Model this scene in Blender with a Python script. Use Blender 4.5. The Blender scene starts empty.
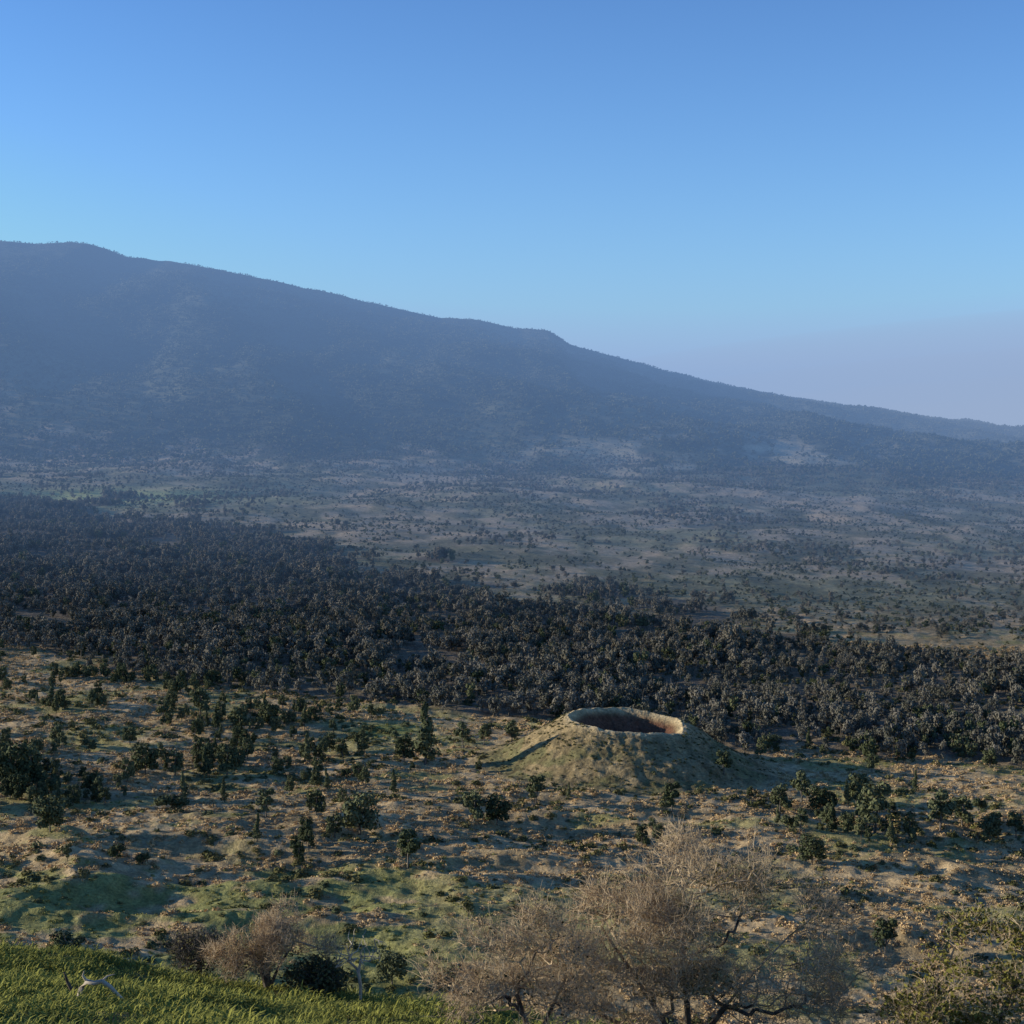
import bpy, math, random
import numpy as np
from mathutils import Vector
rng=np.random.default_rng(7); random.seed(7)
F=1576.0; PITCH=math.atan(82/F)
CP,SP=math.cos(PITCH),math.sin(PITCH)
scene=bpy.context.scene
# ---------------- noise ----------------
def h2(xi,yi,s):
    h=(xi.astype(np.int64)*374761393+yi.astype(np.int64)*668265263+s*1442695041)&0xffffffff
    h=((h^(h>>13))*1274126177)&0xffffffff
    h=(h^(h>>16))&0xffffffff
    return h/4294967295.0
def vn(x,y,s=0):
    xi=np.floor(x);yi=np.floor(y);fx=x-xi;fy=y-yi
    fx=fx*fx*fx*(fx*(fx*6-15)+10);fy=fy*fy*fy*(fy*(fy*6-15)+10)
    a=h2(xi,yi,s);b=h2(xi+1,yi,s);c=h2(xi,yi+1,s);d=h2(xi+1,yi+1,s)
    return (a+(b-a)*fx)+((c+(d-c)*fx)-(a+(b-a)*fx))*fy
def fbm(x,y,s=0,o=4):
    t=0;a=.5;n=0
    for i in range(o):
        t=t+a*vn(x,y,s+i*17);n+=a;a*=.5
        x,y=x*1.62+y*1.21+3.1,y*1.62-x*1.21+1.7
    return t/n
def sst(a,b,x):
    t=np.clip((x-a)/(b-a),0,1);return t*t*(3-2*t)
# ---------------- terrain ----------------
ys=np.arange(0,9000,5.0)
pz=np.interp(ys,[0,1050,1500,2000,2600,3200,9000],[-116,-116,-109,-93,-66,-36,-36])
k=np.ones(61)/61
pzs=np.convolve(np.pad(pz,30,mode='edge'),k,'valid')
RP=[(-500,225),(-200,236),(0,240),(40,243),(70,242),(90,243),(108,249),(130,256),(200,264),(260,277),(340,294),(400,308),(440,316),(480,319),(515,327),(530,327),(548,329),(570,342),(620,354),(700,374),(780,390),(840,397),(900,408),(960,418),(1024,430),(1300,470),(1800,520)]
YR=5000.
RX=np.array([(p[0]-512)/F*YR for p in RP]);RZ=np.array([(430-p[1]-2)/F*YR for p in RP])-np.interp([p[0] for p in RP],[500,1024],[0,30])
def height(x,y):
    x=np.asarray(x,float);y=np.asarray(y,float)
    P=np.interp(y,ys,pzs)-0.03*np.clip(x,-2500,2500)
    near=1-sst(900,1500,y)
    n1=(fbm(x/120,y/70,3,3)-.5)*9
    rid=(1-np.abs(2*fbm(x/75+5,y/34+2,11,3)-1)*2)
    n2=rid*3.6*(1-sst(430,520,y))*sst(0.,.5,fbm(x/150,y/100,8,2))*(1-.5*sst(380,330,y))
    n3=(fbm(x/14,y/10,21,3)-.5)*2.8*near
    n5=(fbm(x/3.5,y/3.5,25,2)-.5)*.9*near
    n4=(fbm(x/260,y/260,31,3)-.5)*26*sst(900,2200,y)
    n6=(fbm(x/55,y/40,33,3)-.5)*6*sst(900,1500,y)
    P=P+n1*.5+n2+n3+n4+n5+n6
    R=np.interp(x,RX,RZ)+(fbm(x/60,y/90,77,2)-.5)*8
    t=np.clip((y-2550)/(YR-2550),0,1)
    S=np.where(t<.15,t*t/.3,t-.075)/.925
    gull=((fbm(x/330+.0008*y,y/900,41,4)-.5)*110+(fbm(x/90,y/200,45,3)-.5)*24)*np.sin(np.pi*t)
    Z=P*(1-S)+R*S+gull
    d=np.clip(y-YR,0,None)
    Z=Z-np.minimum(d*.12+d*d*.00002,520+np.clip(R,-400,600))*(d>0)
    Z=np.where(Z<-560,-560,Z)
    yy=np.clip(y,-30,None)
    Hf=-1.7-.298*yy-.11*np.clip(x+16,-40,300)-.22*(np.clip(yy-47,0,None))+ (fbm(x/7,y/7,51,3)-.5)*1.1*sst(6,25,np.hypot(x,y))+(fbm(x/1.3,y/1.3,53,2)-.5)*.3*sst(6,18,np.hypot(x,y))
    Hf=Hf-.004*np.clip(yy-42,0,12)**2
    kk=4.
    m=np.maximum(Z,Hf);l=np.minimum(Z,Hf)
    return m+kk*np.log1p(np.exp(-np.clip((m-l)/kk,0,40)))*np.exp(-np.clip((m-l)/kk,0,40))
def project(x,y,z):
    dep=y*CP-z*SP; up=z*CP+y*SP
    return 512+F*x/dep, 512-F*up/dep
def unproject(px,py,y0=60,y1=6000):
    u=(px-512)/F; v=(512-py)/F
    d=np.array([u,CP+v*SP,-SP+v*CP])
    t=np.geomspace(y0,y1,6000)
    X=d[0]*t;Y=d[1]*t;Zr=d[2]*t
    H=height(X,Y)
    i=np.argmax(H>=Zr)
    if not (H>=Zr).any(): i=int(np.argmax(H-Zr))
    return X[i],Y[i],H[i]
CX,CY=40.0,546.0
CBASE=float(height(np.array([CX]),np.array([CY]))[0])
# ---------------- materials ----------------
def mat(name):
    m=bpy.data.materials.new(name);m.use_nodes=True
    nt=m.node_tree;b=nt.nodes['Principled BSDF'];b.inputs['Roughness'].default_value=.9
    b.inputs['Specular IOR Level'].default_value=.1
    return m,nt,b
def N(nt,t,**k):
    n=nt.nodes.new(t)
    for a,v in k.items():setattr(n,a,v)
    return n
def leafmat(name,c1,c2,scale=1.2):
    m,nt,b=mat(name)
    oi=N(nt,'ShaderNodeObjectInfo');tc=N(nt,'ShaderNodeTexCoord')
    nz=N(nt,'ShaderNodeTexNoise');nz.inputs['Scale'].default_value=scale;nz.inputs['Detail'].default_value=2
    nt.links.new(tc.outputs['Object'],nz.inputs['Vector'])
    ad=N(nt,'ShaderNodeMath',operation='ADD');nt.links.new(oi.outputs['Random'],ad.inputs[0]);nt.links.new(nz.outputs['Fac'],ad.inputs[1])
    mr=N(nt,'ShaderNodeMapRange');mr.inputs['From Min'].default_value=.35;mr.inputs['From Max'].default_value=1.5
    nt.links.new(ad.outputs[0],mr.inputs['Value'])
    mx=N(nt,'ShaderNodeMix',data_type='RGBA');mx.inputs[6].default_value=(*c1,1);mx.inputs[7].default_value=(*c2,1)
    nt.links.new(mr.outputs[0],mx.inputs[0]);nt.links.new(mx.outputs[2],b.inputs['Base Color'])
    return m
def groundmat(name,fine=1.0):
    m,nt,b=mat(name)
    at=N(nt,'ShaderNodeAttribute');at.attribute_name='Col'
    ge=N(nt,'ShaderNodeNewGeometry')
    def nz(sc,d=4):
        n=N(nt,'ShaderNodeTexNoise');n.inputs['Scale'].default_value=sc;n.inputs['Detail'].default_value=d;n.inputs['Roughness'].default_value=.65
        nt.links.new(ge.outputs['Position'],n.inputs['Vector']);return n
    a=nz(.25);c=nz(1.3*fine)
    r1=N(nt,'ShaderNodeMapRange');r1.inputs['From Min'].default_value=.3;r1.inputs['From Max'].default_value=.7;r1.inputs['To Min'].default_value=.62;r1.inputs['To Max'].default_value=1.3
    nt.links.new(a.outputs['Fac'],r1.inputs['Value'])
    r2=N(nt,'ShaderNodeMapRange');r2.inputs['From Min'].default_value=.3;r2.inputs['From Max'].default_value=.7;r2.inputs['To Min'].default_value=.6;r2.inputs['To Max'].default_value=1.3
    nt.links.new(c.outputs['Fac'],r2.inputs['Value'])
    mu=N(nt,'ShaderNodeMath',operation='MULTIPLY');nt.links.new(r1.outputs[0],mu.inputs[0]);nt.links.new(r2.outputs[0],mu.inputs[1])
    vs=N(nt,'ShaderNodeVectorMath',operation='SCALE');nt.links.new(at.outputs['Color'],vs.inputs[0]);nt.links.new(mu.outputs[0],vs.inputs['Scale'])
    nt.links.new(vs.outputs[0],b.inputs['Base Color'])
    bp=N(nt,'ShaderNodeBump');bp.inputs['Strength'].default_value=1;bp.inputs['Distance'].default_value=.4
    nt.links.new(c.outputs['Fac'],bp.inputs['Height']);nt.links.new(bp.outputs[0],b.inputs['Normal'])
    return m
def barkmat(name,c1,c2):
    m,nt,b=mat(name)
    tc=N(nt,'ShaderNodeTexCoord');nz=N(nt,'ShaderNodeTexNoise');nz.inputs['Scale'].default_value=3;nz.inputs['Detail'].default_value=3
    nt.links.new(tc.outputs['Object'],nz.inputs['Vector'])
    mx=N(nt,'ShaderNodeMix',data_type='RGBA');mx.inputs[6].default_value=(*c1,1);mx.inputs[7].default_value=(*c2,1)
    r=N(nt,'ShaderNodeMapRange');r.inputs['From Min'].default_value=.35;r.inputs['From Max'].default_value=.65
    nt.links.new(nz.outputs['Fac'],r.inputs['Value']);nt.links.new(r.outputs[0],mx.inputs[0]);nt.links.new(mx.outputs[2],b.inputs['Base Color'])
    return m
M_ground=groundmat('dry_grassland');M_cone=groundmat('cone_grass',.8)
M_bark=barkmat('bark',(.10,.085,.07),(.2,.18,.15))
M_green=leafmat('dark_green_foliage',(.055,.07,.033),(.15,.16,.08))
M_gray=leafmat('grey_forest_foliage',(.10,.10,.072),(.25,.225,.175))
M_mtn=leafmat('mountain_foliage',(.035,.05,.028),(.19,.19,.10),.3)
M_tan=leafmat('dry_tussock',(.36,.25,.125),(.70,.50,.26),1.5)
M_gtus=leafmat('green_tussock',(.17,.18,.05),(.38,.35,.12),1.5)
M_olive=leafmat('olive_shrub',(.08,.085,.03),(.22,.19,.08),1.5)
M_twig=barkmat('dry_twigs',(.38,.28,.17),(.66,.51,.32))
M_limb=barkmat('dark_limb',(.07,.055,.045),(.18,.15,.12))
M_dead=barkmat('bleached_wood',(.42,.35,.27),(.62,.54,.42))
M_grass=leafmat('pasture_grass',(.13,.14,.03),(.38,.37,.08),.4)
M_yleaf=leafmat('yellow_green_leaves',(.08,.09,.02),(.30,.26,.06),1.5)
M_dleaf=leafmat('sparse_leaves',(.06,.06,.03),(.16,.14,.06),1.5)
# ---------------- mesh helper ----------------
def mesh_np(name,V,Q,mats,mi=None,smooth=False):
    V=np.asarray(V,np.float32);Q=np.asarray(Q,np.int32);n=Q.shape[1]
    me=bpy.data.meshes.new(name)
    me.vertices.add(len(V));me.vertices.foreach_set('co',V.ravel())
    me.loops.add(Q.size);me.loops.foreach_set('vertex_index',Q.ravel())
    me.polygons.add(len(Q));me.polygons.foreach_set('loop_start',np.arange(0,Q.size,n,dtype=np.int32))
    me.polygons.foreach_set('loop_total',np.full(len(Q),n,np.int32))
    for m in mats:me.materials.append(m)
    if mi is not None:me.polygons.foreach_set('material_index',np.asarray(mi,np.int32))
    me.polygons.foreach_set('use_smooth',np.full(len(Q),smooth,bool))
    me.update(calc_edges=True);return me
def link(name,me,loc=(0,0,0)):
    o=bpy.data.objects.new(name,me);o.location=loc;scene.collection.objects.link(o);return o
# ---------------- terrain mesh ----------------
rr=[np.linspace(1,90,150)[:-1],1/np.linspace(1/90,1/280,60)[:-1],1/np.linspace(1/280,1/1500,720)[:-1],np.geomspace(1500,6000,260)[:-1],np.geomspace(6000,70000,60)]
rr=np.concatenate(rr)
an=np.radians(np.concatenate([np.linspace(-180,-24,90)[:-1],np.linspace(-24,24,860)[:-1],np.linspace(24,180,90)]))
A,Rr=np.meshgrid(an,rr);X=Rr*np.sin(A);Y=Rr*np.cos(A);Z=height(X,Y)
nr,nc=X.shape
idx=np.arange(nr*nc).reshape(nr,nc)
Q=np.stack([idx[:-1,:-1],idx[:-1,1:],idx[1:,1:],idx[1:,:-1]],-1).reshape(-1,4)[:,::-1]
x,y,z=X.ravel(),Y.ravel(),Z.ravel()
V=np.stack([x,y,z],1)
def forest_bounds(px):
    lo=np.interp(px,[-300,0,60,150,200,400,560,700,860,1024,1400],[645,655,660,660,688,704,718,744,765,774,790])
    hi=np.interp(px,[-300,0,120,200,400,520,700,850,1024,1400],[480,492,505,522,566,596,612,640,672,700])
    return lo,hi
def forestmask(x,y,z):
    px,py=project(x,np.maximum(y,1),z)
    w=(fbm(x/60,y/60,91,3)-.5)
    lo,hi=forest_bounds(px)
    return sst(-6,6,(lo-py)+w*34)*sst(-6,6,(py-hi)+w*60)*(y>300), px,py
fm,px,py=forestmask(x,y,z)
def mixc(c,m,col):
    return c*(1-m[:,None])+np.array(col)[None]*m[:,None]
def greenmask(x,y,px,py):
    n=fbm(x/30,y/20,61,4);n2=fbm(x/9,y/7,63,3)
    g=sst(.54,.68,n+.25*(n2-.5))*.6
    g=np.maximum(g,sst(845,878,py)*sst(540,380,px)*sst(.28,.50,n+.9*(n2-.5))*.9)
    g=np.maximum(g,sst(850,920,py)*sst(.40,.58,n+.3*(n2-.5))*.7)
    g=np.maximum(g,np.exp(-((px-385)/45)**2-((py-730)/9)**2)*1.3)
    return np.clip(g,0,1)
C=np.tile(np.array([[.60,.43,.225]]),(len(x),1))
n=fbm(x/22,y/14,71,4)
C=mixc(C,sst(.45,.62,n),(.44,.32,.165))
g=greenmask(x,y,px,py)
C=mixc(C,g,(.29,.29,.095))
far=sst(850,1150,y)
nf=fbm(x/160,y/200,81,5)
nfine=fbm(x/22,y/40,181,4)
Cf=mixc(np.tile(np.array([[.52,.39,.24]]),(len(x),1)),sst(.42,.62,nf*.6+nfine*.4),(.34,.30,.16))
Cf=mixc(Cf,sst(.50,.68,fbm(x/50,y/90,85,5))*.8,(.18,.17,.09))
Cf=mixc(Cf,sst(.50,.64,nfine)*.55,(.16,.15,.09))
Cf=mixc(Cf,np.clip(np.exp(-((px-120)/110)**2-((py-497)/8)**2)*1.3,0,1),(.44,.45,.18))
C=C*(1-far[:,None])+Cf*far[:,None]
C=mixc(C,fm*.85,(.20,.16,.11))
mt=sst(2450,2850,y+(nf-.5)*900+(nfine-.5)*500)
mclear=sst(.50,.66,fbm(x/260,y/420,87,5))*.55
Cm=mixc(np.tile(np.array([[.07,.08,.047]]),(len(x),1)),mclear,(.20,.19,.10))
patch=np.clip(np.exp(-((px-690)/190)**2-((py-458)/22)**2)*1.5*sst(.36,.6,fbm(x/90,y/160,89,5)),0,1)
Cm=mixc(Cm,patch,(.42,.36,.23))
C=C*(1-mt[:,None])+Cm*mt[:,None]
hill=((y<262)&(z>-112)).astype(float)
C=mixc(C,hill,(.16,.17,.045))
C=mixc(C,hill*sst(.5,.62,fbm(x/1.6,y/1.6,171,3)),(.17,.13,.06))
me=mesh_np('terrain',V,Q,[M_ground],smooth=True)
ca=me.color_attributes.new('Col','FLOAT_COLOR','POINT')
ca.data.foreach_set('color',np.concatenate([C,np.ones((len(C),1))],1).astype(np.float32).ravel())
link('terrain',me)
# ---------------- cinder cone ----------------
na,nrad=420,240
th=np.linspace(0,2*np.pi,na,endpoint=False);rad=np.linspace(0,62,nrad)
T,RR=np.meshgrid(th,rad);x=CX+RR*np.cos(T);y=CY+RR*np.sin(T)
base=height(x,y)
rimr=19.5+1.3*np.sin(T*2+.6)+1.0*(fbm(np.cos(T)*2+9,np.sin(T)*2,5,3)-.5)*3
rh=16.0+1.3*np.cos(T-2.6)+1.6*(fbm(np.cos(T)*1.5+4,np.sin(T)*1.5+2,9,3)-.5)
rh=rh-.1*np.clip(-np.sin(T),0,1)-1.0*np.exp(-((np.angle(np.exp(1j*(T+.35))))/.5)**2)
foot=49+3*(fbm(np.cos(T)*1.2+1,np.sin(T)*1.2,15,2)-.5)*2
s=(RR-rimr)/(foot-rimr)
outer=rh*np.where(s<.8,1-s*1.06,.152*np.clip((1.25-s)/.45,0,1)**1.8)
inner=rh-8.0*(1-(np.clip(RR/rimr,0,1))**2.8)
prof=np.where(RR<rimr,inner,outer)
prof=prof-0.5*np.exp(-((RR-rimr)/1.1)**2)
flat=float(CBASE)
bz=flat-.03*(x-CX)
w=sst(.85,1.25,s)
ribs=(fbm(T*6,RR/9,33,3)-.5)*1.4*sst(0,.3,s)*sst(3,12,RR)+(fbm(x/2.2,y/2.2,35,3)-.5)*.8
z=(bz*(1-w)+base*w)+prof+ribs*(1-w)
z=np.where(RR>60.5,base-.8,np.maximum(z,base+.02)-.4*sst(55,60,RR))
idx=np.arange(nrad*na).reshape(nrad,na);nx=np.roll(idx,-1,1)
Q=np.stack([idx[:-1],idx[1:],nx[1:],nx[:-1]],-1).reshape(-1,4)
xf,yf,zf,sf,rf,rmf=[a.ravel() for a in (x,y,z,s,RR,rimr)]
C=np.tile(np.array([[.38,.28,.14]]),(len(xf),1))
C=mixc(C,sst(.42,.60,fbm(xf/8,yf/8,66,4))*sst(.2,.5,sf),(.22,.195,.085))
C=mixc(C,sst(.48,.66,fbm(xf/2.5,yf/2.5,68,3))*.6,(.18,.14,.07))
C=mixc(C,np.exp(-((rf-rmf)/2.4)**2),(.64,.49,.27))
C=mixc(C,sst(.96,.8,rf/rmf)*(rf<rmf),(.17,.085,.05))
outm=sst(47,56,rf)
C=mixc(C,outm,(.52,.38,.20))
me=mesh_np('cinder_cone',np.stack([xf,yf,zf],1),Q,[M_cone],smooth=True)
ca=me.color_attributes.new('Col','FLOAT_COLOR','POINT')
ca.data.foreach_set('color',np.concatenate([C,np.ones((len(C),1))],1).astype(np.float32).ravel())
link('cinder_cone',me)
def incone(x,y,r=47):return (x-CX)**2+(y-CY)**2<r*r
# ---------------- foliage prototypes ----------------
def unit(v):return v/np.maximum(np.linalg.norm(v,axis=-1,keepdims=True),1e-6)
def leaf_quads(P,Nn,size,rg,asp=.7):
    n=len(P);t=unit(np.cross(Nn,rg.normal(size=(n,3))));b=np.cross(Nn,t)
    s=size*(.6+.8*rg.random((n,1)))
    V=np.stack([P-t*s,P-b*s*asp,P+t*s,P+b*s*asp],1).reshape(-1,3)
    return V,np.arange(4*n).reshape(n,4)
def tube(pts,rads,sides=4):
    pts=np.asarray(pts,float);V=[];Qs=[]
    for i,p in enumerate(pts):
        d=pts[min(i+1,len(pts)-1)]-pts[max(i-1,0)];d=d/max(np.linalg.norm(d),1e-6)
        a=np.cross(d,[.31,.17,.93] if abs(d[2])<.8 else [1,.1,0]);a/=max(np.linalg.norm(a),1e-6);b=np.cross(d,a)
        for k in range(sides):
            an_=2*math.pi*k/sides;V.append(p+rads[i]*(math.cos(an_)*a+math.sin(an_)*b))
    for i in range(len(pts)-1):
        for k in range(sides):
            k2=(k+1)%sides;Qs.append((i*sides+k,i*sides+k2,(i+1)*sides+k2,(i+1)*sides+k))
    return np.array(V),np.array(Qs)
def merge(parts):
    V=[];Q=[];M=[];o=0
    for v,q,m in parts:
        V.append(v);Q.append(q+o);M.append(np.full(len(q),m));o+=len(v)
    return np.concatenate(V),np.concatenate(Q),np.concatenate(M)
def make_tree(name,h,w,nb,nl,ls,kind,leaf,seed,bark=None):
    rg=np.random.default_rng(seed);parts=[]
    top=h*.8
    trunk=[np.array([0,0,-.5])];
    for i in range(1,5):
        f=i/4;trunk.append(np.array([rg.normal()*.04*h*f,rg.normal()*.04*h*f,top*f]))
    v,q=tube(trunk,[h*.028*(1-.7*i/4) for i in range(5)],5);parts.append((v,q,0))
    blobs=[]
    for i in range(nb):
        if kind=='cone':
            f=(i+.5)/nb;zz=h*(.15+.8*f);rad_=w*.5*(1-f)*.75+w*.08;a=rg.random()*6.28;off=w*.5*(1-f)*.5
            blobs.append((np.array([off*math.cos(a),off*math.sin(a),zz]),np.array([rad_,rad_,h/nb*1.3])))
        else:
            a=rg.random()*6.28;f=rg.random();off=w*.5*math.sqrt(rg.random())*.72
            zz=h*(.30+.55*rg.random())-(off/w)*h*.25
            if kind=='shrub':zz=h*(.15+.5*rg.random())
            rad_=w*(.15+.12*rg.random())
            blobs.append((np.array([off*math.cos(a),off*math.sin(a),zz]),np.array([rad_,rad_,rad_*.95])))
    per=nl//nb
    for c,r in blobs:
        j=rg.integers(1,4);s=trunk[j]
        mid=(s+c)/2+rg.normal(size=3)*h*.02
        v,q=tube([s,mid,c],[h*.012,h*.008,h*.003],3);parts.append((v,q,0))
        d=unit(rg.normal(size=(per,3)));d[:,2]=np.where(d[:,2]<-.3,d[:,2]*.4,d[:,2])
        rr_=(.55+.55*rg.random((per,1))**.7)
        P=c+d*r*rr_
        nn=unit(d+.45*rg.normal(size=(per,3)))
        v,q=leaf_quads(P,nn,ls,rg);parts.append((v,q,1))
    V,Q,M=merge(parts)
    V[:,2]=np.maximum(V[:,2],-.6)
    return mesh_np(name,V,Q,[bark or M_bark,leaf],M)
def coll(name,meshes):
    c=bpy.data.collections.new(name)
    for i,m in enumerate(meshes):
        o=bpy.data.objects.new('%s_%02d'%(name,i),m);c.objects.link(o)
    return c
green=[make_tree('t',10,7,11,1500,.36,'round',M_green,1),make_tree('t',10,6,9,1400,.34,'round',M_green,2),
       make_tree('t',11,4.6,10,1300,.34,'cone',M_green,3),make_tree('t',9,8,13,1600,.36,'round',M_green,4),make_tree('t',8,8,9,1300,.36,'shrub',M_green,5)]
gray=[make_tree('t',9,7,9,460,.42,'round',M_gray,11+i) for i in range(4)]+[make_tree('t',10,5.,7,400,.42,'round',M_gray,17),make_tree('t',8,6.5,8,420,.44,'shrub',M_green,18)]
mtn=[]
for i in range(4):
    mtn.append(make_tree('t',10,10,5,80,1.15,'round',M_mtn,31+i))
def mound(name,seed,leaf,n=90,h=.9,w=1.0,ls=.26):
    rg=np.random.default_rng(seed)
    d=unit(rg.normal(size=(n,3)));d[:,2]=np.abs(d[:,2])
    P=d*np.array([w,w,h])*(.7+.4*rg.random((n,1)))*(1+.3*np.sin(3*np.arctan2(d[:,1],d[:,0])+seed))[:,None]
    nn=unit(d*np.array([1,1,.6])+.4*rg.normal(size=(n,3)))
    v,q=leaf_quads(P,nn,ls,rg,.6)
    return mesh_np(name,v,q,[leaf])
tus=[mound('m',i,M_tan,60,.9,1.0,.3) for i in range(4)]+[mound('m',9,M_tan,50,.5,1.6,.33)]+[mound('m',10,M_gtus,60,.7,1.1,.3),mound('m',12,M_gtus,50,.5,1.5,.3)]
shr=[mound('m',20+i,M_olive,90,1.0,1.1,.28) for i in range(3)]+[mound('m',29,M_green,90,1.1,1.1,.3)]
def tuft(seed):
    rg=np.random.default_rng(seed);V=[];Q=[]
    for i in range(24):
        a=rg.random()*6.28;p=np.array([rg.normal()*.12,rg.normal()*.12,-.03]);hh=.04+.08*rg.random()
        l=np.array([math.cos(a),math.sin(a),0]);s=np.array([-l[1],l[0],0])*.008
        m_=p+l*hh*.35+np.array([0,0,hh*.7]);t_=p+l*hh*.9+np.array([0,0,hh*.9])
        o=len(V);V+=[p-s,p+s,m_+s,m_-s,t_-s*.3,t_+s*.3];Q+=[(o,o+1,o+2,o+3),(o+3,o+2,o+5,o+4)]
    return mesh_np('g',np.array(V),np.array(Q),[M_grass])
C_green=coll('green_tree_kinds',green);C_gray=coll('grey_tree_kinds',gray);C_mtn=coll('mountain_tree_kinds',mtn)
C_tus=coll('tussock_kinds',tus);C_shr=coll('shrub_kinds',shr);C_tuft=coll('tuft_kinds',[tuft(i) for i in range(5)])
def scatter(name,P,rot,scl,idx,col):
    me=bpy.data.meshes.new(name);n=len(P);me.vertices.add(n);me.vertices.foreach_set('co',np.asarray(P,np.float32).ravel())
    for nm,ty,dat,key in (('rot','FLOAT_VECTOR',rot,'vector'),('scl','FLOAT_VECTOR',scl,'vector'),('idx','INT',idx,'value')):
        a=me.attributes.new(nm,ty,'POINT')
        a.data.foreach_set(key,np.asarray(dat,np.int32 if ty=='INT' else np.float32).ravel())
    o=link(name,me)
    ng=bpy.data.node_groups.new(name,'GeometryNodeTree')
    ng.interface.new_socket('Geometry',in_out='INPUT',socket_type='NodeSocketGeometry')
    ng.interface.new_socket('Geometry',in_out='OUTPUT',socket_type='NodeSocketGeometry')
    gi=ng.nodes.new('NodeGroupInput');go=ng.nodes.new('NodeGroupOutput');ip=ng.nodes.new('GeometryNodeInstanceOnPoints')
    ci=ng.nodes.new('GeometryNodeCollectionInfo');ci.inputs['Collection'].default_value=col
    ci.inputs['Separate Children'].default_value=True;ci.inputs['Reset Children'].default_value=True
    ng.links.new(gi.outputs[0],ip.inputs['Points']);ng.links.new(ci.outputs[0],ip.inputs['Instance'])
    ip.inputs['Pick Instance'].default_value=True
    for nm,ty,sk in (('rot','FLOAT_VECTOR','Rotation'),('scl','FLOAT_VECTOR','Scale'),('idx','INT','Instance Index')):
        a=ng.nodes.new('GeometryNodeInputNamedAttribute');a.data_type=ty;a.inputs['Name'].default_value=nm
        ng.links.new(a.outputs['Attribute'],ip.inputs[sk])
    ng.links.new(ip.outputs[0],go.inputs[0])
    md=o.modifiers.new('scatter','NODES');md.node_group=ng
    return o
def rots(n,tilt=.06):
    return np.stack([rng.normal(size=n)*tilt,rng.normal(size=n)*tilt,rng.random(n)*6.283],1)
def cand(n,y0,y1,half=.42):
    y=np.sqrt(y0*y0+(y1*y1-y0*y0)*rng.random(n));x=(rng.random(n)*2-1)*half*y
    return x,y
# forest band
x,y=cand(90000,560,2500)
z=height(x,y);fmk,px,py=forestmask(x,y,z)
clear=sst(.32,.46,fbm(x/38,y/38,201,3))
keep=(rng.random(len(x))<fmk*np.maximum(clear,(y<760)*.5))&~incone(x,y,54)&(y<2400)
x,y,z=x[keep],y[keep],z[keep];n=len(x)
s=(.38+.5*rng.random(n))*(.6+.8*fbm(x/50,y/50,203,2))
big_=rng.random(n)<.06
s=np.where(big_,s*1.35,s)
ii=np.where(rng.random(n)<.10+.3*sst(.55,.65,fbm(x/45,y/45,207,3)),5,rng.integers(0,5,n))
scatter('forest',np.stack([x,y,z-.2],1),rots(n),np.stack([s,s,s*(1.1+.5*rng.random(n))],1),ii,C_gray)
# scattered trees in the far grassland
x,y=cand(60000,900,2800);z=height(x,y);fmk,px,py=forestmask(x,y,z)
cl=sst(.50,.68,fbm(x/110,y/170,211,4));dens=.04+.75*cl+ .6*sst(2200,2750,y)
lo,hi=forest_bounds(px)
keep=(rng.random(len(x))<dens*.40)&(fmk<.5)&(py<hi)
x,y,z=x[keep],y[keep],z[keep];n=len(x);s=.35+.5*rng.random(n)
scatter('distant_trees',np.stack([x,y,z-.2],1),rots(n),np.stack([s,s,s],1),rng.integers(0,6,n),C_gray)
x,y=cand(60000,850,2900);z=height(x,y);fmk,px,py=forestmask(x,y,z)
lo,hi=forest_bounds(px)
keep=(rng.random(len(x))<(.15+.6*sst(.42,.62,fbm(x/60,y/100,213,4))))&(fmk<.5)&(py<hi+8)
x,y,z=x[keep],y[keep],z[keep];n=len(x);s=.12+.26*rng.random(n)**1.5
scatter('distant_shrubs',np.stack([x,y,z-.1],1),rots(n),np.stack([s*1.3,s*1.3,s],1),rng.integers(0,4,n),C_mtn)
# mountain forest
x,y=cand(95000,2450,5150,.46);z=height(x,y);px,py=project(x,y,z)
pm=np.exp(-((px-690)/190)**2-((py-458)/22)**2)*1.4*sst(.36,.52,fbm(x/90,y/160,89,5))
pm=np.maximum(pm,.35*sst(.50,.66,fbm(x/260,y/420,87,5)))
cl=sst(.25,.45,fbm(x/140,y/200,221,4))
keep=rng.random(len(x))<(.50+.50*cl)*(1-np.clip(pm,0,.92))*sst(2450,3000,y+(fbm(x/200,y/200,223,3)-.5)*900)
x,y,z=x[keep],y[keep],z[keep];n=len(x);s=.45+.6*rng.random(n)**2
s*=np.where(y>4700,.55,1)
scatter('mountain_forest',np.stack([x,y,z-.3],1),rots(n),np.stack([s*1.25,s*1.25,s],1),rng.integers(0,4,n),C_mtn)
# tussocks on the plain
x,y=cand(100000,285,900,.40);z=height(x,y);fmk,px,py=forestmask(x,y,z);g=greenmask(x,y,px,py)
cl=sst(.30,.58,fbm(x/11,y/8,231,3))
keep=(rng.random(len(x))<(.15+.85*cl)*(1-.45*g))&(fmk<.8)&~incone(x,y,49)
x,y,z,g=x[keep],y[keep],z[keep],g[keep];n=len(x);s=.25+.65*rng.random(n)**1.8
ii=np.where(rng.random(n)<g*1.1+.08,rng.integers(5,7,n),rng.integers(0,5,n))
s=np.where(ii>4,s*.75,s)
scatter('dry_grass_tussocks',np.stack([x,y,z-.1],1),rots(n,.1),np.stack([s*1.25,s*1.25,s],1),ii,C_tus)
x,y=cand(22000,285,800,.40);z=height(x,y);fmk,px,py=forestmask(x,y,z)
cl=sst(.50,.68,fbm(x/25,y/16,241,3))
keep=(rng.random(len(x))<.05+.6*cl)&~incone(x,y,44)
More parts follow.
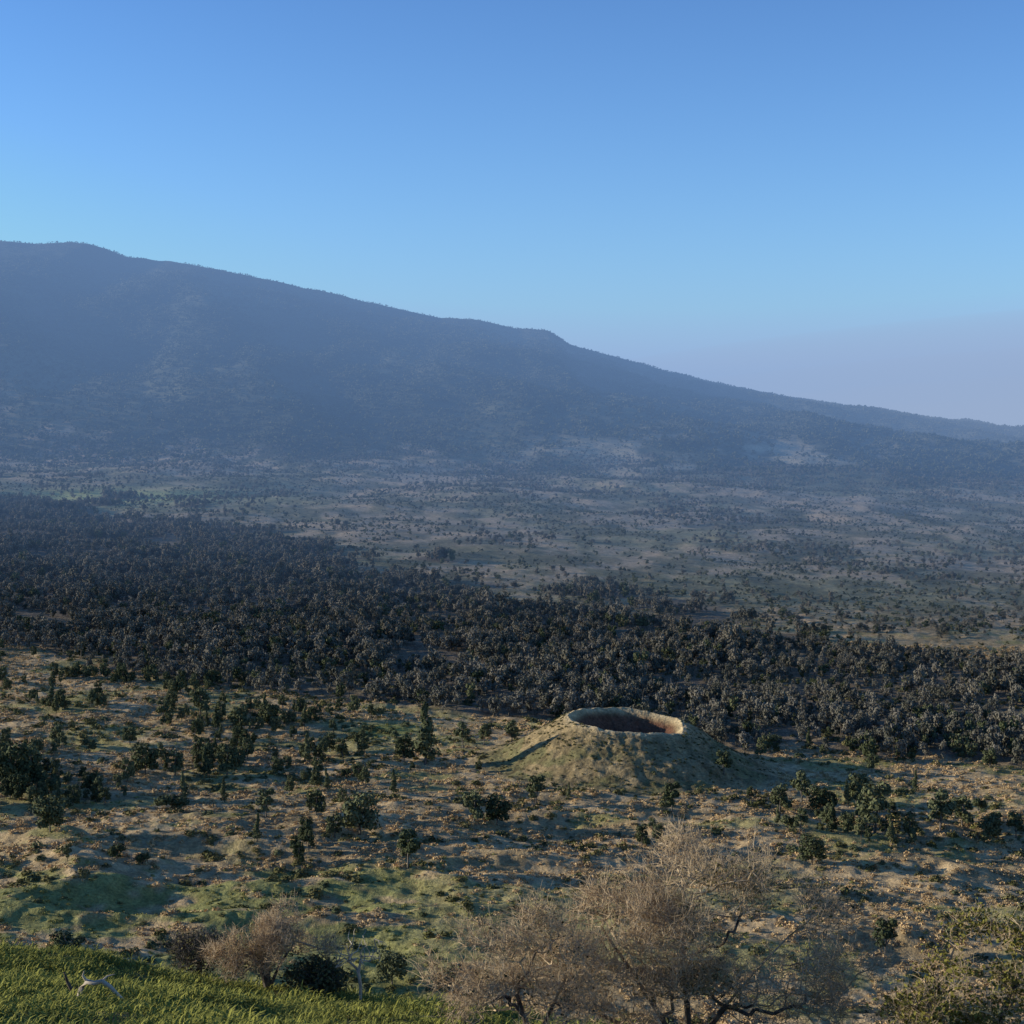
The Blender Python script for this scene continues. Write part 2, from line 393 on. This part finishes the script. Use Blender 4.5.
x,y,z=x[keep],y[keep],z[keep];n=len(x);s=.4+1.0*rng.random(n)**2
scatter('low_shrubs',np.stack([x,y,z-.1],1),rots(n,.1),np.stack([s*1.3,s*1.3,s],1),rng.integers(0,4,n),C_shr)
# small shrubs on cone
n=1300;a=rng.random(n)*6.283;r=21+30*rng.random(n)
x=CX+r*np.cos(a);y=CY+r*np.sin(a)
from mathutils.bvhtree import BVHTree
cm=bpy.data.objects['cinder_cone'].data
bv=BVHTree.FromPolygons([v.co[:] for v in cm.vertices],[p.vertices[:] for p in cm.polygons])
def conez(x,y):
    h=bv.ray_cast(Vector((x,y,0)),Vector((0,0,-1)));return h[0].z if h[0] else CBASE
zz=np.array([conez(x[i],y[i]) for i in range(n)])
s=.15+.35*rng.random(n)**1.5
scatter('cone_shrubs',np.stack([x,y,zz-.1],1),rots(n,.1),np.stack([s*1.2,s*1.2,s],1),rng.integers(0,4,n),C_shr)
# random scattered plain trees (mass)
x,y=cand(6500,370,760,.42);z=height(x,y);fmk,px,py=forestmask(x,y,z)
cl=sst(.46,.62,fbm(x/45,y/35,251,3))*sst(430,230,px)*(.5+.7*sst(830,790,py))+sst(.55,.7,fbm(x/45,y/35,252,3))*sst(700,820,px)*.7+.014
keep=(rng.random(len(x))<cl*.42)&~incone(x,y,54)&(fmk<.6)&(py<865)
x,y,z=x[keep],y[keep],z[keep];n=len(x);s=.35+.45*rng.random(n)
scatter('scattered_trees',np.stack([x,y,z-.2],1),rots(n),np.stack([s*.9,s*.9,s*1.2],1),rng.choice([0,1,1,3,4,0,2],n),C_green)
# individually placed trees
HT=[(425,765,58,2),(404,762,30,0),(463,748,28,1),(484,745,22,1),(512,748,24,1),(536,805,32,1),(474,822,34,0),(497,825,30,3),(408,868,42,1),(266,818,32,1),(316,815,28,0),
(360,835,42,3),(335,838,28,0),(164,722,24,1),(200,715,30,0),(240,730,28,0),(270,725,24,3),(227,775,34,0),(145,775,32,3),(130,745,22,0),(175,775,28,0),(172,812,20,4),(105,805,20,1),
(50,832,36,3),(12,790,46,3),(30,780,38,0),(58,745,22,0),(724,784,26,1),(780,812,30,0),(802,803,34,1),(820,812,26,3),(875,835,56,1),(856,805,34,0),(940,832,46,1),(962,826,34,0),
(990,840,24,3),(1016,838,28,1),(672,812,32,1),(885,955,40,1),(812,865,30,3),(872,772,20,0),(990,768,22,0),(65,955,24,4),(392,985,36,3)]
for (a,b_,hp,k_) in HT:
    X0,Y0,Z0=unproject(a,b_,150)
    if incone(X0,Y0,60):Z0=max(Z0,conez(X0,Y0))
    hm=hp*1.08/F*Y0;zh=[10,10,11,9,7][k_]
    o=link('tree',green[k_],(X0,Y0,Z0-.2));s=hm/zh;q_=.95 if k_!=4 else 1.4;o.scale=(s*q_,s*q_,s);o.rotation_euler=(0,0,random.random()*6.28)
# ---------------- foreground grass ----------------
n=90000;y=18+40*rng.random(n);x=-26+44*rng.random(n)
z=height(x,y);px,py=project(x,y,z)
keep=(px>-120)&(px<620)&(py<1080)&(rng.random(n)<.35+.65*sst(.62,.45,fbm(x/1.6,y/1.6,171,3)))
x,y,z=x[keep],y[keep],z[keep];n=len(x);s=.5+1.4*rng.random(n)*fbm(x/1.5,y/1.5,301,3)*1.5
scatter('pasture_grass',np.stack([x,y,z],1),rots(n,.15),np.stack([s*1.2,s*1.2,s],1),rng.integers(0,5,n),C_tuft)
# ---------------- branching trees ----------------
def grow(root,stems,pts):
    P=[np.array(root,float)];par=[-1];plen=[0.]
    for st in stems:
        prev=0
        for q in st:
            P.append(np.array(q,float));par.append(prev);plen.append(plen[prev]+np.linalg.norm(P[-1]-P[prev]));prev=len(P)-1
    nst=len(P)
    pts=pts[np.argsort(np.linalg.norm(pts-np.array(root),axis=1))]
    A_=np.zeros((nst+len(pts),3));A_[:nst]=P;pl=np.zeros(len(A_));pl[:nst]=plen;pr=np.full(len(A_),-1);pr[:nst]=par
    m=nst
    for p in pts:
        d=np.linalg.norm(A_[1:m]-p,axis=1);j=int(np.argmin(d+.12*pl[1:m]))+1
        if d[j-1]<.03:continue
        A_[m]=p;pl[m]=pl[j]+d[j-1];pr[m]=j;m+=1
    return A_[:m],pr[:m]
def radii(pr,tip,e=2.4):
    w=np.zeros(len(pr))
    for i in range(len(pr)-1,0,-1):
        if w[i]==0:w[i]=tip**e
        w[pr[i]]+=w[i]
    if w[0]==0:w[0]=tip**e
    return w**(1/e)
def blobpts(blobs,n,rg):
    out=[];vol=np.array([b[1][0]*b[1][1]*b[1][2] for b in blobs]);vol=vol/vol.sum()
    for b,v in zip(blobs,vol):
        k_=int(n*v);d=unit(rg.normal(size=(k_,3)))*(rg.random((k_,1))**(1/2.3));out.append(np.array(b[0])+d*np.array(b[1]))
    return np.concatenate(out)
def branch_tree(name,base,blobs,npts,tip,ntw,twl,stems,mats,seed,nleaf=0,leafs=.08,leafblobs=None,limb_thr=.03,e=2.4,sub=0):
    rg=np.random.default_rng(seed)
    if sub:
        nb=[]
        for c,r in blobs:
            for _ in range(sub):
                d=unit(rg.normal(size=3))*(rg.random()**.4);f=.25+.25*rg.random()
                nb.append((np.array(c)+d*np.array(r),np.array(r)*f))
        blobs=nb
    pts=blobpts(blobs,npts,rg)
    pts=pts[pts[:,2]>.15]
    A_,pr=grow((0,0,-.3),stems,pts)
    r=radii(pr,tip,e)
    parts=[]
    i=np.arange(1,len(pr));p0=A_[pr[i]];p1=A_[i];r1=r[i];r0=np.minimum(r[pr[i]],r1*1.6)
    def prisms(p0,p1,r0,r1,sides):
        d=unit(p1-p0);a=unit(np.cross(d,np.array([.31,.17,.93])));b=np.cross(d,a);n=len(p0);V=[]
        for P_,R_ in ((p0,r0),(p1,r1)):
            for k_ in range(sides):
                t=2*math.pi*k_/sides;V.append(P_+R_[:,None]*(math.cos(t)*a+math.sin(t)*b))
        V=np.stack(V,1).reshape(-1,3);o=np.arange(n)[:,None]*2*sides
        Qs=np.concatenate([o+np.array([[k_,(k_+1)%sides,sides+(k_+1)%sides,sides+k_]]) for k_ in range(sides)])
        return V,Qs
    big=r1>limb_thr
    if big.any():
        v,q=prisms(p0[big],p1[big],r0[big],r1[big],7);parts.append((v,q,0))
    v,q=prisms(p0[~big],p1[~big],r0[~big],r1[~big],3);parts.append((v,q,1))
    tips=np.where(r<tip*2.2)[0];tips=tips[tips>3]
    if ntw:
        k_=rg.choice(tips,ntw);s_=A_[k_];dd=unit(A_[k_]-A_[np.maximum(pr[k_],0)]+1e-4)
        d=unit(dd+.75*rg.normal(size=(ntw,3))+np.array([0,0,.3]));L=twl*(.4+rg.random((ntw,1)))
        m_=s_+d*L*.5;e2=m_+unit(d+.4*rg.normal(size=(ntw,3)))*L*.5
        t=np.full(ntw,tip*.8)
        v,q=prisms(s_,m_,t,t*.8,3);parts.append((v,q,1));v,q=prisms(m_,e2,t*.8,t*.4,3);parts.append((v,q,1))
    if nleaf:
        c=A_[rg.choice(tips,nleaf)]
        if leafblobs:
            ok=np.zeros(nleaf,bool)
            for b in leafblobs: ok|=(((c-np.array(b[0]))/np.array(b[1]))**2).sum(1)<1
            ok|=rg.random(nleaf)<.05
            c=c[ok]
        P_=c+rg.normal(size=c.shape)*.12
        nn=unit(rg.normal(size=P_.shape)+np.array([-.3,-.1,.5]))
        v,q=leaf_quads(P_,nn,leafs,rg,.5);parts.append((v,q,2))
    V,Q,M=merge(parts)
    return link(name,mesh_np(name,V,Q,mats,M),base)
def gz(x,y):return float(height(np.array([x]),np.array([y]))[0])
# main bare tree
bx,by=4.2,38.;bz=gz(bx,by)
st=[[(-.2,0,.6),(-.7,.1,1.4),(-1.3,.2,2.3),(-1.9,.1,3.2)],[(.15,.1,.8),(.1,.3,1.8),(.0,.2,3.0),(.2,.1,4.2)],[(.4,-.1,.6),(1.0,-.2,1.5),(1.8,-.1,2.4),(2.6,0,3.2)],[(-.5,-.3,.5),(-1.6,-.5,1.2),(-2.8,-.6,1.8)]]
bl=[((-.6,0,4.2),(1.8,1.7,1.3)),((.7,.2,4.7),(1.6,1.6,1.2)),((2.4,.3,3.8),(1.6,1.5,1.2)),((-2.2,.1,3.3),(1.7,1.5,1.1)),((-3.3,-.2,2.3),(1.4,1.3,1.0)),((3.6,0,2.6),(1.4,1.3,.9)),((0,-.6,3.0),(2.4,1.6,1.2)),((-1.5,-.5,1.9),(1.9,1.4,1.0)),((2.2,-.6,1.9),(1.9,1.2,1.0)),((.3,-.9,2.0),(1.6,1.0,1.0))]
branch_tree('bare_tree',(bx,by,bz-.1),bl,4400,.006,15000,.5,st,[M_limb,M_twig,M_dleaf],5,7000,.045,[((1.8,0,4.0),(2.0,2,1.3)),((.3,0,2.2),(1.4,1.5,.9))],sub=10,e=2.4)
bx,by=.4,36.;bz=gz(bx,by)
branch_tree('bare_tree',(bx,by,bz-.2),[((-.3,0,2.6),(1.5,1.4,1.1)),((.9,0,2.2),(1.2,1.2,.9)),((-1.3,.1,1.7),(1.1,1.1,.8)),((0,-.3,1.5),(1.5,1.0,.8))],1500,.0058,4600,.45,[[(0,0,.7),(-.3,.1,1.6),(-.5,0,2.4)],[(.2,0,.6),(.6,.1,1.4),(.9,0,2.1)]],[M_limb,M_twig,M_dleaf],8,300,.05,sub=8,e=2.4)
# leafy tree bottom right
bx,by=10.2,35.;bz=gz(bx,by)
branch_tree('leafy_tree',(bx,by,bz),[((-.6,0,3.2),(1.0,1,.8)),((.8,.2,3.6),(1.1,1,.8)),((2.0,0,3.0),(1.0,1,.9)),((0,-.4,2.4),(1.5,1.2,.8)),((-1.3,0,2.1),(.9,.9,.7))],1300,.006,2500,.35,[[(0,0,.7),(-.3,.1,1.7),(-.6,0,2.8)],[(.3,0,.7),(.8,.1,1.8),(1.1,0,3.0)]],[M_limb,M_twig,M_yleaf],12,6500,.055,sub=8,e=2.2)
# bushes on the crest
def crest(px_,py_):
    return unproject(px_,py_,30,80)
X0,Y0,Z0=crest(268,986)
branch_tree('bare_bush',(X0,Y0,Z0+.25),[((-.3,0,1.2),(1.2,1.1,.9)),((.7,0,1.1),(1.2,1.1,.85)),((-1.0,0,.9),(.8,.8,.6)),((.1,0,1.7),(1.0,.9,.7))],2000,.0065,6000,.35,[[(-.2,0,.4),(-.5,0,.9)],[(.3,0,.4),(.6,0,.9)],[(0,0,.6),(.1,0,1.2)]],[M_limb,M_twig,M_dleaf],21,1500,.05,[((0,0,.4),(1.7,1.3,.6))],sub=8)
X0,Y0,Z0=crest(192,975)
branch_tree('grey_bush',(X0,Y0+1,gz(X0,Y0+1)),[((0,0,1.0),(.8,.8,.7)),((-.5,0,1.3),(.5,.5,.5)),((.5,0,1.3),(.5,.5,.5))],900,.007,2000,.3,[[(0,0,.5),(.1,0,.9)]],[M_limb,M_bark,M_dleaf],22,1500,.05)
X0,Y0,Z0=crest(360,1000)
branch_tree('dead_tree',(X0,Y0,Z0),[((0,0,1.5),(.75,.5,.55)),((-.3,0,1.1),(.5,.4,.4))],46,.014,40,.3,[[(0.02,0,.4),(-.04,0,.8),(.03,0,1.2)]],[M_dead,M_dead,M_dead],23,e=2.2)
X0,Y0,Z0=crest(310,996)
branch_tree('dark_bush',(X0,Y0+1,gz(X0,Y0+1)),[((0,0,.5),(.9,.8,.5)),((.5,0,.4),(.6,.6,.4))],500,.007,600,.25,[[(0,0,.3)]],[M_limb,M_bark,M_green],24,3000,.06)
X0,Y0,Z0=crest(100,1001)
pts=[(-.45,0,.02),(-.40,.02,.22),(-.28,.03,.36),(-.12,0,.33),(.05,0,.38),(.22,-.02,.27),(.38,-.02,.10),(.5,-.02,.0)]
v1,q1=tube(pts,[.05,.055,.06,.055,.05,.045,.035,.02],7)
v2,q2=tube([(-.28,.03,.36),(-.36,0,.50),(-.33,0,.60)],[.035,.025,.012],6)
v3,q3=tube([(.05,0,.38),(.15,.05,.47),(.3,.08,.50)],[.03,.02,.01],6)
V,Q,M=merge([(v1,q1,0),(v2,q2,0),(v3,q3,0)]);link('fallen_log',mesh_np('fallen_log',V,Q,[M_dead],M,True),(X0,Y0,Z0+.05))
X0,Y0,Z0=crest(70,1000)
v1,q1=tube([(0.1,0,-.1),(.05,0,.2),(-.05,0,.4),(-.12,0,.62)],[.05,.045,.035,.015],6);v2,q2=tube([(.05,0,.2),(.18,0,.3)],[.03,.012],6)
V,Q,M=merge([(v1,q1,0),(v2,q2,0)]);link('tree_stump',mesh_np('tree_stump',V,Q,[M_limb],M,True),(X0,Y0,Z0))
# ---------------- haze ----------------
def hazemat(name,sig,sat):
    m=bpy.data.materials.new(name);m.use_nodes=True;nt=m.node_tree;nt.nodes.clear()
    out=N(nt,'ShaderNodeOutputMaterial');ab=N(nt,'ShaderNodeVolumeAbsorption');em=N(nt,'ShaderNodeEmission');ad=N(nt,'ShaderNodeAddShader')
    mx=max(sig);ab.inputs['Density'].default_value=mx*2
    ab.inputs['Color'].default_value=(1-sig[0]/(2*mx),1-sig[1]/(2*mx),1-sig[2]/(2*mx),1)
    e=[sig[i]*sat[i] for i in range(3)];me_=max(e)
    em.inputs['Color'].default_value=(e[0]/me_,e[1]/me_,e[2]/me_,1);em.inputs['Strength'].default_value=me_  # no real scattering: emission gives the haze its scattered light, also brightens the sky
    nt.links.new(ab.outputs[0],ad.inputs[0]);nt.links.new(em.outputs[0],ad.inputs[1]);nt.links.new(ad.outputs[0],out.inputs['Volume'])
    return m
def box(name,x0,x1,y0,y1,z0,z1,m):
    V=[(a,b,c) for a in (x0,x1) for b in (y0,y1) for c in (z0,z1)]
    Q=[(0,1,3,2),(4,6,7,5),(0,4,5,1),(2,3,7,6),(0,2,6,4),(1,5,7,3)]
    return link(name,mesh_np(name,V,Q,[m]))
box('haze_layer',-2600,60000,900,70000,-2000,660,hazemat('blue_haze',(1.4e-4,1.55e-4,1.75e-4),(.25,.41,.70)))
hm_=hazemat('haze_bank',(1.05e-4,1.05e-4,1.05e-4),(.39,.43,.48))
for i,(sx,sy,sz) in enumerate(((5600,6300,380),(5900,6450,500),(6200,6600,640),(6500,6800,820))):
    bpy.ops.mesh.primitive_uv_sphere_add(segments=96,ring_count=64,radius=1,location=(5700,7900,-150-i*6))
    o=bpy.context.object;o.name='haze_bank';o.scale=(sx,sy,sz);o.data.materials.append(hm_)
# ---------------- light ----------------
EL=math.radians(13.5);ROT=math.radians(275)
ts=Vector((math.sin(ROT)*math.cos(EL),math.cos(ROT)*math.cos(EL),math.sin(EL)))
sl=bpy.data.lights.new('sun','SUN');sl.energy=5;sl.angle=math.radians(.5);sl.color=(1,.92,.76)
so=bpy.data.objects.new('sun',sl);scene.collection.objects.link(so);so.rotation_euler=ts.to_track_quat('Z','Y').to_euler();so.location=(-60,-20,60)
w=bpy.data.worlds.new('World');scene.world=w;w.use_nodes=True;nt=w.node_tree
sk=nt.nodes.new('ShaderNodeTexSky');sk.sky_type='NISHITA';sk.sun_disc=False;sk.sun_elevation=EL;sk.sun_rotation=ROT;sk.altitude=1500;sk.air_density=1.1;sk.dust_density=.1;sk.ozone_density=3.2
gm=nt.nodes.new('ShaderNodeGamma');gm.inputs['Gamma'].default_value=1.7
mn=nt.nodes.new('ShaderNodeVectorMath');mn.operation='MINIMUM';mn.inputs[1].default_value=(8,10,13)
nt.links.new(sk.outputs[0],gm.inputs['Color']);nt.links.new(gm.outputs[0],mn.inputs[0]);nt.links.new(mn.outputs[0],nt.nodes['Background'].inputs[0]);nt.nodes['Background'].inputs[1].default_value=.082
cam=bpy.data.cameras.new('camera');co=bpy.data.objects.new('camera',cam);scene.collection.objects.link(co)
cam.sensor_width=36;cam.lens=36*F/1024;cam.clip_end=200000;cam.clip_start=.1
co.location=(0,0,0);co.rotation_euler=(math.pi/2-PITCH,0,0);scene.camera=co
scene.view_settings.view_transform='Standard';scene.view_settings.look='None';scene.view_settings.exposure=0
